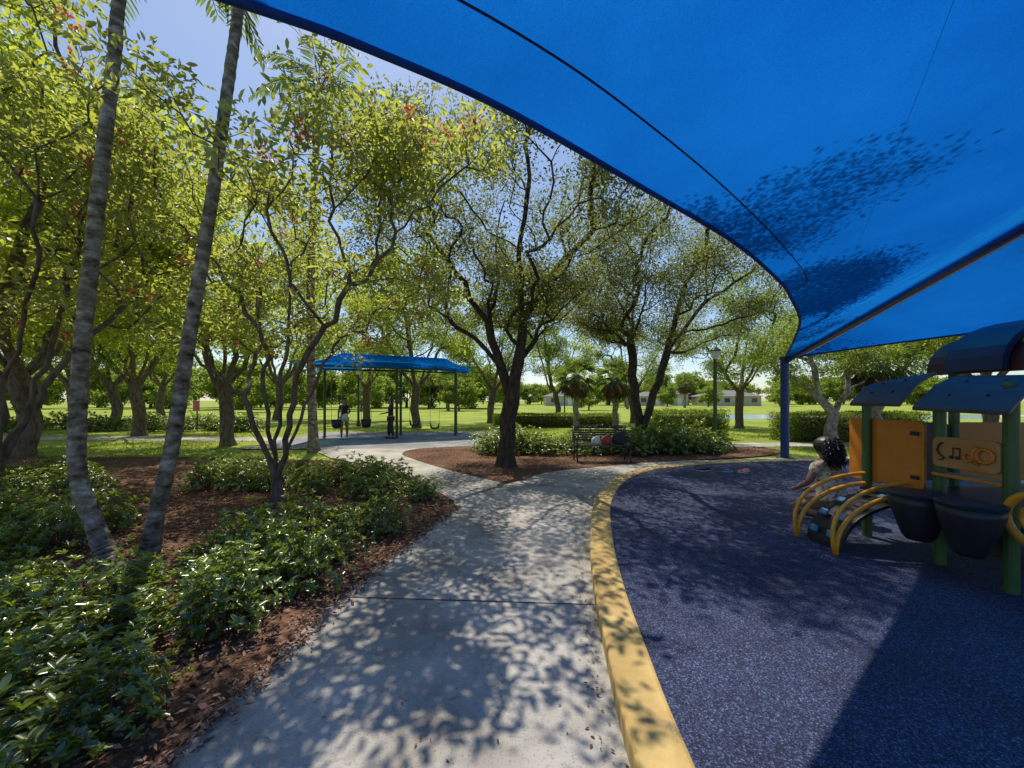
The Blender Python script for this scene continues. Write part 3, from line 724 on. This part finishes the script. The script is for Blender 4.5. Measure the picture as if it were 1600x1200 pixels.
def bag(x,y,z,s,m1,label):
    root=empty('bag',(x,y,z),label,'bag')
    b=B(); b.tube([(x,y,z),(x,y,z+s*.12),(x,y,z+s*.5),(x+.01,y,z+s*.8),(x,y,z+s*.9)],[s*.38,s*.5,s*.52,s*.4,s*.28],12)
    for v in b.v: v.y = y+(v.y-y)*.5
    b.obj('bag_body',M[m1],root,smooth=True)
    B().tube([(x-s*.25,y,z+s*.85),(x-s*.2,y,z+s*1.2),(x+s*.2,y,z+s*1.2),(x+s*.25,y,z+s*.85)],s*.04,6).obj('handle',M['black'],root)
bag(2.42,9.85,.462,.26,'redcloth','red cloth bag resting on the bench'); bag(2.16,9.88,.462,.22,'wtcloth','white bag resting on the bench'); bag(2.75,9.9,.462,.34,'dkcloth','dark bag resting on the bench')
def lamp():
    root=empty('street_lamp',(0,0,0),'dark green park lamp post on the lawn','street lamp','park lamp posts')
    B().tube([(0,0,0),(0,0,.1),(0,0,.12),(0,0,.35),(0,0,.4),(0,0,3.2)],[.15,.15,.11,.10,.07,.06],12).obj('pole',M['green_post'],root)
    B().tube([(0,0,3.2),(0,0,3.25),(0,0,3.5)],[.06,.12,.17],10).obj('lantern',M['white'],root)
    B().tube([(0,0,3.5),(0,0,3.54),(0,0,3.68)],[.21,.2,.03],10).obj('lamp_cap',M['green_post'],root)
    return root
l=lamp(); l.location=(7.8,14.75,-.03)
copy_thing(l,(-9.6,24,-.03)); copy_thing(l,(5.2,38,-.03)); copy_thing(l,(-30,40,-.03))
root=empty('pink_sign',(-16.4,20,0),'small pink sign on a thin post','sign')
B().tube([(-16.4,20,0),(-16.4,20,1.5)],.03,8).obj('post',M['green_post'],root)
B().box((-16.4,19.95,1.3),(.34,.04,.55)).obj('sign_panel',M['pink'],root,bevel=.03)
def house(x,y,w,dp,h,rh,label):
    root=empty('house',(x,y,0),label,'house','houses beyond the pond')
    B().box((x,y,h/2),(w,dp,h)).obj('wall',M['wall'],root)
    o=.6; e=[Vector((x-w/2-o,y-dp/2-o,h+.02)),Vector((x+w/2+o,y-dp/2-o,h+.02)),Vector((x+w/2+o,y+dp/2+o,h+.02)),Vector((x-w/2-o,y+dp/2+o,h+.02))]
    k=min(w,dp)/2; r0=Vector((x-w/2+k,y,h+rh)); r1=Vector((x+w/2-k,y,h+rh))
    b=B(); b.v=e+[r0,r1]; b.f=[(0,1,5,4),(1,2,5),(2,3,4,5),(3,0,4),(3,2,1,0)]; b.obj('roof',M['roof'],root)
    n=int(w/3.2)
    for i in range(n):
        wx=x-w/2+(i+.5)*w/n
        if i==n//2: B().box((wx,y-dp/2-.03,1.05),(1.1,.06,2.1)).obj('door',M['white'],root)
        else:
            wo=B().box((wx,y-dp/2-.02,1.5),(1.5,.06,1.2)).obj('window',M['glass'],root)
            B().box((wx,y-dp/2-.06,.86),(1.7,.1,.08)).obj('sill',M['white'],wo)
house(39,112,8,8,2.6,1.5,'small cream house with grey hipped roof')
house(61,110,15,9,2.6,1.8,'long cream house with grey hipped roof')
house(14,112,9,8,2.6,1.6,'cream house with grey roof behind palms')
house(48,114,5,8,3.3,1.5,'taller cream house with grey roof')

# ================================================================== PLAY STRUCTURE
Z0=.096
root=empty('play_structure',(4.4,3.6,Z0),'toddler play structure with orange panels and slate roofs','play structure')
for x,y,h in [(3.9,3.0,1.72),(3.93,3.53,1.72),(3.93,4.25,1.72),(4.95,3.0,2.0),(4.95,3.6,2.0),(4.95,4.3,2.0),(6.2,3.0,1.9),(6.2,4.3,1.9)]:
    B().tube([(x,y,Z0),(x,y,h)],.045,14).tube([(x,y,h),(x,y,h+.03)],[.05,.03],14).obj('post',M['lime'],root,smooth=False)
B().box((4.93,3.64,.62),(2.1,1.3,.05)).obj('deck',M['black'],root,bevel=.01)
B().box((4.43,3.64,.50),(1.0,1.16,.035)).obj('deck_brace',M['slate'],root,bevel=.01)
def rounded(u0,u1,z0,z1,r,f,n=5):
    pts=[]
    for cx,cz,a0 in ((u1-r,z1-r,0),(u0+r,z1-r,90),(u0+r,z0+r,180),(u1-r,z0+r,270)):
        for i in range(n+1):
            a=R(a0+90*i/n); pts.append(f(cx+r*math.cos(a), cz+r*math.sin(a)))
    return pts
fx=lambda x: (lambda u,z: Vector((x,u,z)))
fy=lambda y: (lambda u,z: Vector((u,y,z)))
pn=B().prism(rounded(3.6,4.06,.74,1.40,.06,fx(3.86)),(.03,0,0)).obj('panel',M['orange'],root,bevel=.008)
for z in (.86,1.28): B().box((3.845,3.67,z),(.012,.07,.035)).obj('hinge',M['black'],pn)
B().prism(rounded(4.10,4.5,.70,1.40,.05,fx(3.95)),(.03,0,0)).obj('panel',M['orange'],root,bevel=.008)
B().prism(rounded(3.98,4.9,.70,1.35,.06,fy(4.3)),(0,.03,0)).obj('panel',M['maroon'],root,bevel=.008)
B().prism(rounded(5.0,5.95,.70,1.35,.06,fy(4.3)),(0,.03,0)).obj('panel',M['orange'],root,bevel=.008)
mp=B().prism(rounded(3.03,3.52,1.0,1.27,.05,fx(3.85)),(.035,0,0)).obj('music_panel',M['tan'],root,bevel=.008)
def ring(b,c,r_,t,n=20,w=6):
    pts=[]
    for i in range(n+1):
        a=2*math.pi*i/n
        pts.append((c[0],c[1]+math.cos(a)*r_,c[2]+math.sin(a)*r_))
    b.tube(pts,t,w,False)
b=B()
clef=[(3.84,3.44+.025*math.cos(a)*s,1.13+.02*math.sin(a)+zz) for a,s,zz in [(0,.5,-.07),(1,1,-.08),(2,1,-.075),(3,1,-.05),(4,1.2,-.02),(5,1.2,0),(6.2,1.2,.02),(7,1,.05),(8.3,.8,.075),(9.4,.6,.085)]]
b.tube(clef,.006,6)
for y0 in (3.36,3.31): b.ball((3.842,y0,1.10),.016,8,5).tube([(3.842,y0-.013,1.10),(3.842,y0-.013,1.18)],.004,5)
b.tube([(3.842,3.347,1.18),(3.842,3.297,1.18)],.006,5)
o=b.obj('music_notes',M['black'],mp)
b=B(); ring(b,(3.84,3.12,1.14),.055,.014); ring(b,(3.84,3.23,1.12),.035,.012); b.tube([(3.84,3.17,1.21),(3.835,3.2,1.16),(3.84,3.17,1.06)],.015,8); b.obj('knobs',M['orange'],mp,smooth=True)
B().box((3.92,3.27,.93),(.16,.5,.03)).obj('shelf',M['orange'],root,bevel=.008)
B().prism(rounded(3.05,3.5,.30,.60,.05,fx(4.0)),(.03,0,0)).obj('panel',M['slate'],root,bevel=.008)
for x,y,zt,rr_ in ((3.62,3.42,.78,.205),(3.6,3.02,.80,.19)):
    dr=B().tube([(x,y,zt-.42),(x,y,zt-.38),(x,y,zt-.1),(x,y,zt-.03)],[rr_*.42,rr_*.55,rr_*.98,rr_*1.0],28).obj('drum',M['black'],root,smooth=True)
    B().tube([(x,y,zt-.035),(x,y,zt-.01),(x,y,zt),(x,y,zt+.005)],[rr_*1.02,rr_*1.05,rr_*.95,rr_*.5],28).obj('drumhead',M['black'],dr)
    B().tube([(x+.1,y,zt-.2),(3.9,y,zt-.15)],.025,8).obj('bracket',M['black'],dr)
b=B(); ring(b,(3.82,2.78,.72),.19,.03); ring(b,(3.82,2.78,.72),.10,.02); b.obj('steering_ring',M['yel'],root,smooth=True)
def slab(p0,p1,p2,p3,th,name,mat):
    b=B(); n=8; top=[]
    for i in range(n+1):
        t=i/n; bulge=.05*math.sin(math.pi*t)
        a=Vector(p0).lerp(Vector(p3),t)+Vector((0,0,bulge)); c=Vector(p1).lerp(Vector(p2),t)+Vector((0,0,bulge)); top.append((a,c))
    for a,c in top: b.v += [a,c,a-Vector((0,0,th)),c-Vector((0,0,th))]
    for i in range(n):
        k=i*4; b.f += [(k,k+1,k+5,k+4),(k+2,k+6,k+7,k+3),(k,k+4,k+6,k+2),(k+1,k+3,k+7,k+5)]
    b.f += [(0,2,3,1),(n*4,n*4+1,n*4+3,n*4+2)]
    o=b.obj(name,M[mat],root,bevel=.008)
    for t,s in ((.3,.3),(.3,.7),(.7,.3),(.7,.7)):
        a=top[int(t*n)][0].lerp(top[int(t*n)][1],s); B().ball(a+Vector((0,0,.004)),.012,8,4).obj('bolt',M['black'],o)
slab((3.56,2.75,1.52),(3.56,3.42,1.54),(4.2,3.62,1.83),(4.2,2.95,1.80),.035,'roof','slate')
slab((3.56,3.52,1.57),(3.56,4.05,1.57),(4.15,4.35,1.80),(4.15,3.75,1.88),.035,'roof','slate')
def barrel(x0,x1,y0,y1,zb,zt,th,name,mat):
    b=B(); n=18
    for i in range(n+1):
        a=math.pi*i/n; x=(x0+x1)/2-math.cos(a)*(x1-x0)/2; z=zb+math.sin(a)**.8*(zt-zb) if 0<i<n else zb
        xi=(x0+x1)/2-math.cos(a)*((x1-x0)/2-th); zi=zb+(math.sin(a)**.8 if 0<i<n else 0)*(zt-zb-th)
        b.v += [Vector((x,y0,z)),Vector((x,y1,z)),Vector((xi,y0,zi)),Vector((xi,y1,zi))]
    for i in range(n):
        k=i*4; b.f += [(k,k+1,k+5,k+4),(k+2,k+6,k+7,k+3),(k,k+4,k+6,k+2),(k+1,k+3,k+7,k+5)]
    b.f += [(0,2,3,1),(n*4,n*4+1,n*4+3,n*4+2)]
    return b.obj(name,M[mat],root)
barrel(4.72,6.5,3.7,4.2,1.9,2.46,.06,'arched_roof','royal'); barrel(4.80,6.42,3.45,4.45,1.88,2.36,.05,'arched_roof_lining','maroon')
for y in (3.7,4.2): B().tube([(4.95,y,1.9),(4.95,y,2.2)],.04,10).obj('roof_strut',M['lime'],root)
ar=empty('climber',(0,0,0)); ar.parent=root; ar.location=Vector((3.5,3.98,Z0))-Vector(root.location)
def arc(y,off=0,n=14):
    pts=[]
    for i in range(n+1):
        t=i/n; a=math.pi/2*t
        pts.append((3.98-.80*math.cos(a)-off*math.cos(a)*.5, y, Z0+(.54+off)*math.sin(a)**.85 if i else Z0))
    return pts
b=B(); AR=arc(0); NW=5
for i,p in enumerate(AR):
    for k in range(NW): b.v.append(Vector((p[0]+.05,3.77+.44*k/(NW-1),max(p[2]-.03,Z0+.01))))
for i in range(len(AR)-1):
    for k in range(NW-1):
        a=i*NW+k; b.f.append((a,a+1,a+NW+1,a+NW))
sh=b.obj('climbing_sheet',M['black'],ar); md=sh.modifiers.new('sol','SOLIDIFY'); md.thickness=.03
for y in (3.74,4.24):
    B().tube(arc(y,.05),.022,10).obj('rail',M['yel'],ar,smooth=True)
    up=[(p[0]-.10*math.sin(math.pi*min(1,i/14)),p[1],p[2]+.09*math.sin(math.pi*.5*i/14)) for i,p in enumerate(arc(y,.07))]
    B().tube(up,.02,10).obj('handrail',M['yel'],ar,smooth=True)
for i in (2,5,8,11):
    for y in (3.88,4.1):
        p=AR[i]; nx=Vector((-math.cos(math.pi/2*i/14),0,math.sin(math.pi/2*i/14))); rt=Vector((0,0,1)).rotation_difference(nx).to_matrix()
        B().box(Vector((p[0]+.045,y,p[2]-.01))+nx*.02,(.07,.10,.03),rt).obj('foothold',M['teal'] if (i+int(y*100))%4 else M['slate'],ar,bevel=.012)
# ================================================================== PEOPLE
def skin(name, nodes, edges, mat, parent, sub=2, root=0):
    keys=list(nodes); idx={k:i for i,k in enumerate(keys)}
    me=bpy.data.meshes.new(name+'_src'); me.from_pydata([nodes[k][0] for k in keys],[(idx[a],idx[b]) for a,b in edges],[]); me.update()
    o=bpy.data.objects.new(name+'_src',me); COL.objects.link(o)
    o.modifiers.new('skin','SKIN')
    sv=me.skin_vertices[0].data
    for i,k in enumerate(keys):
        r_=nodes[k][1]; sv[i].radius=(r_,r_) if not hasattr(r_,'__len__') else r_; sv[i].use_root=(i==root)
    s=o.modifiers.new('sub','SUBSURF'); s.levels=sub; s.render_levels=sub
    dg=bpy.context.evaluated_depsgraph_get(); dg.update()
    m2=bpy.data.meshes.new_from_object(o.evaluated_get(dg)); bpy.data.objects.remove(o); m2.name=name
    for p in m2.polygons: p.use_smooth=True
    return link(name,m2,mat,parent)
def hand(nodes,edges,w,pre,dirv,side,s=1.0):
    w=Vector(w); d=Vector(dirv).normalized(); sd=Vector(side).normalized(); nr=d.cross(sd)
    nodes[pre+'palm']=(tuple(w+d*.045*s),.03*s); edges.append((pre+'wrist',pre+'palm'))
    nodes[pre+'palm2']=(tuple(w+d*.085*s),.032*s); edges.append((pre+'palm',pre+'palm2'))
    for i,(o_,l_) in enumerate(((-.03,.06),(-.01,.075),(.011,.07),(.03,.052))):
        a=w+d*.10*s+sd*o_*s; b_=a+d*l_*.55*s+nr*.006; c_=b_+d*l_*.4*s+nr*.02*s
        for k,p in (('a',a),('b',b_),('c',c_)): nodes[pre+'f%d%s'%(i,k)]=(tuple(p),.009*s)
        edges += [(pre+'palm2',pre+'f%da'%i),(pre+'f%da'%i,pre+'f%db'%i),(pre+'f%db'%i,pre+'f%dc'%i)]
    t1=w+d*.05*s-sd*.04*s+nr*.01; t2=w+d*.085*s-sd*.058*s+nr*.02
    nodes[pre+'t1']=(tuple(t1),.011*s); nodes[pre+'t2']=(tuple(t2),.009*s); edges += [(pre+'palm',pre+'t1'),(pre+'t1',pre+'t2')]
def adult(loc, rz, style):
    root=empty('person',(0,0,0),style['label'],'person')
    n={'pel':((0,0,.90),(.14,.105)),'wai':((0,0,1.04),(.12,.09)),'che':((0,0,1.22),(.14,.10)),'nb':((0,0,1.35),.07),'nk':((0,-.005,1.41),.048),'hd':((0,-.015,1.49),(.07,.085)),'ht':((0,-.01,1.565),(.072,.085)),'htt':((0,0,1.61),.05),'nose':((0,-.105,1.50),.013)}
    e=[('pel','wai'),('wai','che'),('che','nb'),('nb','nk'),('nk','hd'),('hd','ht'),('ht','htt'),('hd','nose')]
    for s,pre in ((1,'l'),(-1,'r')):
        elb=style.get(pre+'elb',(.215*s,.03,1.09)); wr=style.get(pre+'wr',(.22*s,-.05,.86)); st=style.get('step',0)*s
        n.update({pre+'sh':((.155*s,0,1.33),.058),pre+'elb':(elb,.042),pre+'wrist':(wr,.027),pre+'hip':((.09*s,0,.84),.095),pre+'kn':((.10*s,-.02+st*.5,.47),.062),pre+'cf':((.10*s,.02+st*.7,.33),.055),pre+'an':((.10*s,.02+st,.085),.037),pre+'hl':((.10*s,.04+st,.04),.035),pre+'to':((.11*s,-.14+st,.03),.03)})
        e += [('nb',pre+'sh'),(pre+'sh',pre+'elb'),(pre+'elb',pre+'wrist'),('pel',pre+'hip'),(pre+'hip',pre+'kn'),(pre+'kn',pre+'cf'),(pre+'cf',pre+'an'),(pre+'an',pre+'hl'),(pre+'hl',pre+'to')]
        d=Vector(wr)-Vector(elb); hand(n,e,wr,pre,d,(0,1,0))
    skin('body',n,e,M['skin'],root,2)
    sh={'pel':((0,0,style['hem']),(.165,.13)),'wai':((0,0,1.04),(.14,.11)),'che':((0,0,1.22),(.158,.118)),'nb':((0,0,1.345),.082)}
    se=[('pel','wai'),('wai','che'),('che','nb')]
    for s,pre in ((1,'l'),(-1,'r')):
        el=Vector(n[pre+'elb'][0]); so=Vector((.155*s,0,1.33)); sh[pre+'s']=(tuple(so),.072); sh[pre+'u']=(tuple(so.lerp(el,style['sl'])),.06); se+=[('nb',pre+'s'),(pre+'s',pre+'u')]
    skin('shirt',sh,se,M[style['top']],root,2)
    pn_={'pel':((0,0,.93),(.16,.125))}; pe=[]
    for s,pre in ((1,'l'),(-1,'r')):
        a=Vector(n[pre+'hip'][0]); k=Vector(n[pre+'kn'][0]); pn_[pre+'h']=(tuple(a),.115); pn_[pre+'k']=(tuple(a.lerp(k,style['pl'] if style['pl']<1 else 1)),.088); pe+=[('pel',pre+'h'),(pre+'h',pre+'k')]
        if style['pl']>=1: pn_[pre+'a']=((n[pre+'an'][0][0],n[pre+'an'][0][1],.12),.06); pe.append((pre+'k',pre+'a'))
    skin('trousers',pn_,pe,M[style['bot']],root,2)
    hn={'a':((0,-.03,1.63),.055),'b':((0,.035,1.59),(.088,.075)),'c':((0,.065,1.49),(.09,.06)),'d':((0,.075,1.38),(.08,.05)),'e':((0,.08,1.25),(.06,.03))}
    skin('hair',hn,[('a','b'),('b','c'),('c','d'),('d','e')],M['hair'],root,2)
    for s in (-1,1):
        B().ball((.03*s,-.088,1.525),.011,8,6).obj('eye',M['white'],root,smooth=True)
        B().ball((.078*s,0,1.50),.022,8,6,(.4,.7,1.2)).obj('ear',M['skin'],root,smooth=True)
    B().ball((0,-.094,1.462),.02,8,5,(1,.3,.25)).obj('mouth',M['redcloth'],root)
    for s,pre in ((1,'l'),(-1,'r')):
        x,y,_=n[pre+'an'][0]; B().ball((x,y-.05,.04),.05,10,6,(.85,2.7,.8)).obj('shoe',M['white'] if style['bot']=='wtcloth' else M['black'],root,smooth=True)
    root.location=loc; root.rotation_euler=(0,0,rz); return root
adult((-6.86,15.7,.004),.25,dict(label='woman standing in dark top and white shorts by swings',top='dkcloth',bot='wtcloth',hem=.92,sl=.4,pl=.45,lelb=(.22,-.02,1.10),lwr=(.13,-.2,1.02),step=.04))
adult((-5.02,15.9,.004),-1.3,dict(label='person standing in long dark clothes beside the swings',top='dkcloth',bot='dkcloth',hem=.78,sl=.9,pl=1,lelb=(.2,-.08,1.10),lwr=(.16,-.28,1.05),step=.09))
bag(-6.72,15.45,.84,.22,'wtcloth','white bag held by the standing woman')
root=empty('person',(0,0,0),'child with long curly dark hair kneeling in floral top','person')
n={'pel':((0,.06,.22),(.12,.10)),'wai':((0,.03,.34),(.10,.085)),'che':((0,0,.48),(.115,.09)),'nb':((0,0,.58),.055),'nk':((0,-.005,.63),.038),'hd':((0,-.02,.70),(.072,.08)),'ht':((0,-.015,.77),(.074,.08)),'htt':((0,-.01,.81),.05),'nose':((0,-.105,.71),.011)}
e=[('pel','wai'),('wai','che'),('che','nb'),('nb','nk'),('nk','hd'),('hd','ht'),('ht','htt'),('hd','nose')]
for s,pre in ((1,'l'),(-1,'r')):
    wr=(.13*s,-.2,.28)
    n.update({pre+'sh':((.135*s,0,.555),.045),pre+'elb':((.2*s,-.02,.38),.034),pre+'wrist':(wr,.022),pre+'hip':((.085*s,.03,.18),.085),pre+'kn':((.13*s,-.25,.065),.058),pre+'cf':((.12*s,-.02,.055),.045),pre+'an':((.1*s,.16,.045),.032),pre+'to':((.09*s,.27,.03),.028)})
    e+=[('nb',pre+'sh'),(pre+'sh',pre+'elb'),(pre+'elb',pre+'wrist'),('pel',pre+'hip'),(pre+'hip',pre+'kn'),(pre+'kn',pre+'cf'),(pre+'cf',pre+'an'),(pre+'an',pre+'to')]
    hand(n,e,wr,pre,(-.2*s,-.8,-.4),(s,0,0),.8)
skin('body',n,e,M['skin'],root,2)
sh={'p':((0,.07,.17),(.19,.16)),'pel':((0,.06,.24),(.155,.13)),'wai':((0,.03,.36),(.125,.11)),'che':((0,0,.48),(.135,.108)),'nb':((0,0,.575),.068),'ls':((.135,0,.555),.058),'rs':((-.135,0,.555),.058),'lu':((.175,-.01,.46),.05),'ru':((-.175,-.01,.46),.05)}
skin('dress',sh,[('p','pel'),('pel','wai'),('wai','che'),('che','nb'),('nb','ls'),('nb','rs'),('ls','lu'),('rs','ru')],M['floral'],root,2)
hb_=B(); rr=random.Random(9)
hb_.ball((0,.0,.765),.105,14,10,(1,1.05,.95)); hb_.ball((0,.06,.70),.10,14,10,(1.1,.7,1.0))
for i in range(170):
    a=rr.uniform(-.35,math.pi+.35); rad=.095; x0=math.cos(a)*rad*rr.uniform(.3,1); y0=.01+abs(math.sin(a))*rad*rr.uniform(.2,1); z0=.80+rr.uniform(-.06,.06)-.03*abs(x0)/.1
    pts=[];L_=rr.uniform(.12,.24); ph=rr.uniform(0,6.28); sp=rr.uniform(1.1,1.9)
    for k in range(13):
        t=k/12; g=.014*min(1,3*t); pts.append((x0*(1+t*(sp-1)*1.1)+g*math.cos(ph+t*26),y0+.05*t+.02+g*math.sin(ph+t*26),z0-L_*t+.02*math.sin(3*t)))
    hb_.tube(pts,[.009*(1-.6*k/12) for k in range(13)],4,False)
hb_.obj('hair',M['hair'],root)
for s in (-1,1): B().ball((.028*s,-.088,.735),.01,8,6).obj('eye',M['white'],root,smooth=True); B().ball((.074*s,-.01,.71),.02,8,6,(.4,.7,1.2)).obj('ear',M['skin'],root,smooth=True)
B().ball((0,-.092,.672),.017,8,5,(1,.3,.25)).obj('mouth',M['redcloth'],root)
root.location=(4.05,4.95,Z0); root.rotation_euler=(0,0,math.pi+.25); root.scale=(1.25,1.25,1.2)
def shoe(x,y,rz,mt,label):
    root=empty('shoe',(0,0,0),label,'shoe','shoes left on the playground')
    B().ball((0,0,.035),.045,12,8,(.85,2.3,.75)).obj('upper',M[mt],root,smooth=True)
    B().ball((0,0,.012),.05,12,6,(.85,2.25,.25)).obj('sole',M['white'],root,smooth=True)
    root.location=(x,y,Z0); root.rotation_euler=(0,0,rz)
shoe(4.0,8.1,1.2,'black','black shoe lying on blue rubber'); shoe(4.15,8.2,.8,'dkcloth','dark shoe lying on blue rubber'); shoe(4.5,8.0,1.5,'teal','light blue shoe lying on blue rubber'); shoe(4.75,7.9,.4,'pink','pink shoe lying on blue rubber'); shoe(4.9,8.05,1.9,'yel','yellow shoe lying on blue rubber')

# ================================================================== LIGHT, SKY, CAMERA
tosun=Vector((-.2,.46,1)).normalized()
ld=bpy.data.lights.new('sun','SUN'); ld.energy=5.0; ld.angle=R(.5); ld.color=(1,.95,.85)
lo=bpy.data.objects.new('sun',ld); COL.objects.link(lo); lo.rotation_euler=tosun.to_track_quat('Z','Y').to_euler(); lo.location=(0,0,30)
w=bpy.data.worlds.new('World'); S.world=w; w.use_nodes=True; nt=w.node_tree
bg=nt.nodes['Background']; sky=nt.nodes.new('ShaderNodeTexSky'); sky.sky_type='NISHITA'; sky.sun_disc=False
sky.sun_elevation=math.asin(tosun.z); sky.sun_rotation=math.atan2(tosun.x,tosun.y); sky.air_density=1.0; sky.dust_density=.6; sky.ozone_density=2.2
nt.links.new(sky.outputs[0],bg.inputs[0]); bg.inputs[1].default_value=.15
S.view_settings.view_transform='Standard'; S.view_settings.look='None'; S.view_settings.exposure=0
cd=bpy.data.cameras.new('camera'); co=bpy.data.objects.new('camera',cd); COL.objects.link(co)
cd.sensor_width=36; cd.lens=13.5; cd.shift_y=25/1600; cd.clip_end=3000; cd.clip_start=.05
co.location=(0,0,1.6); co.rotation_euler=(R(90),0,0); S.camera=co
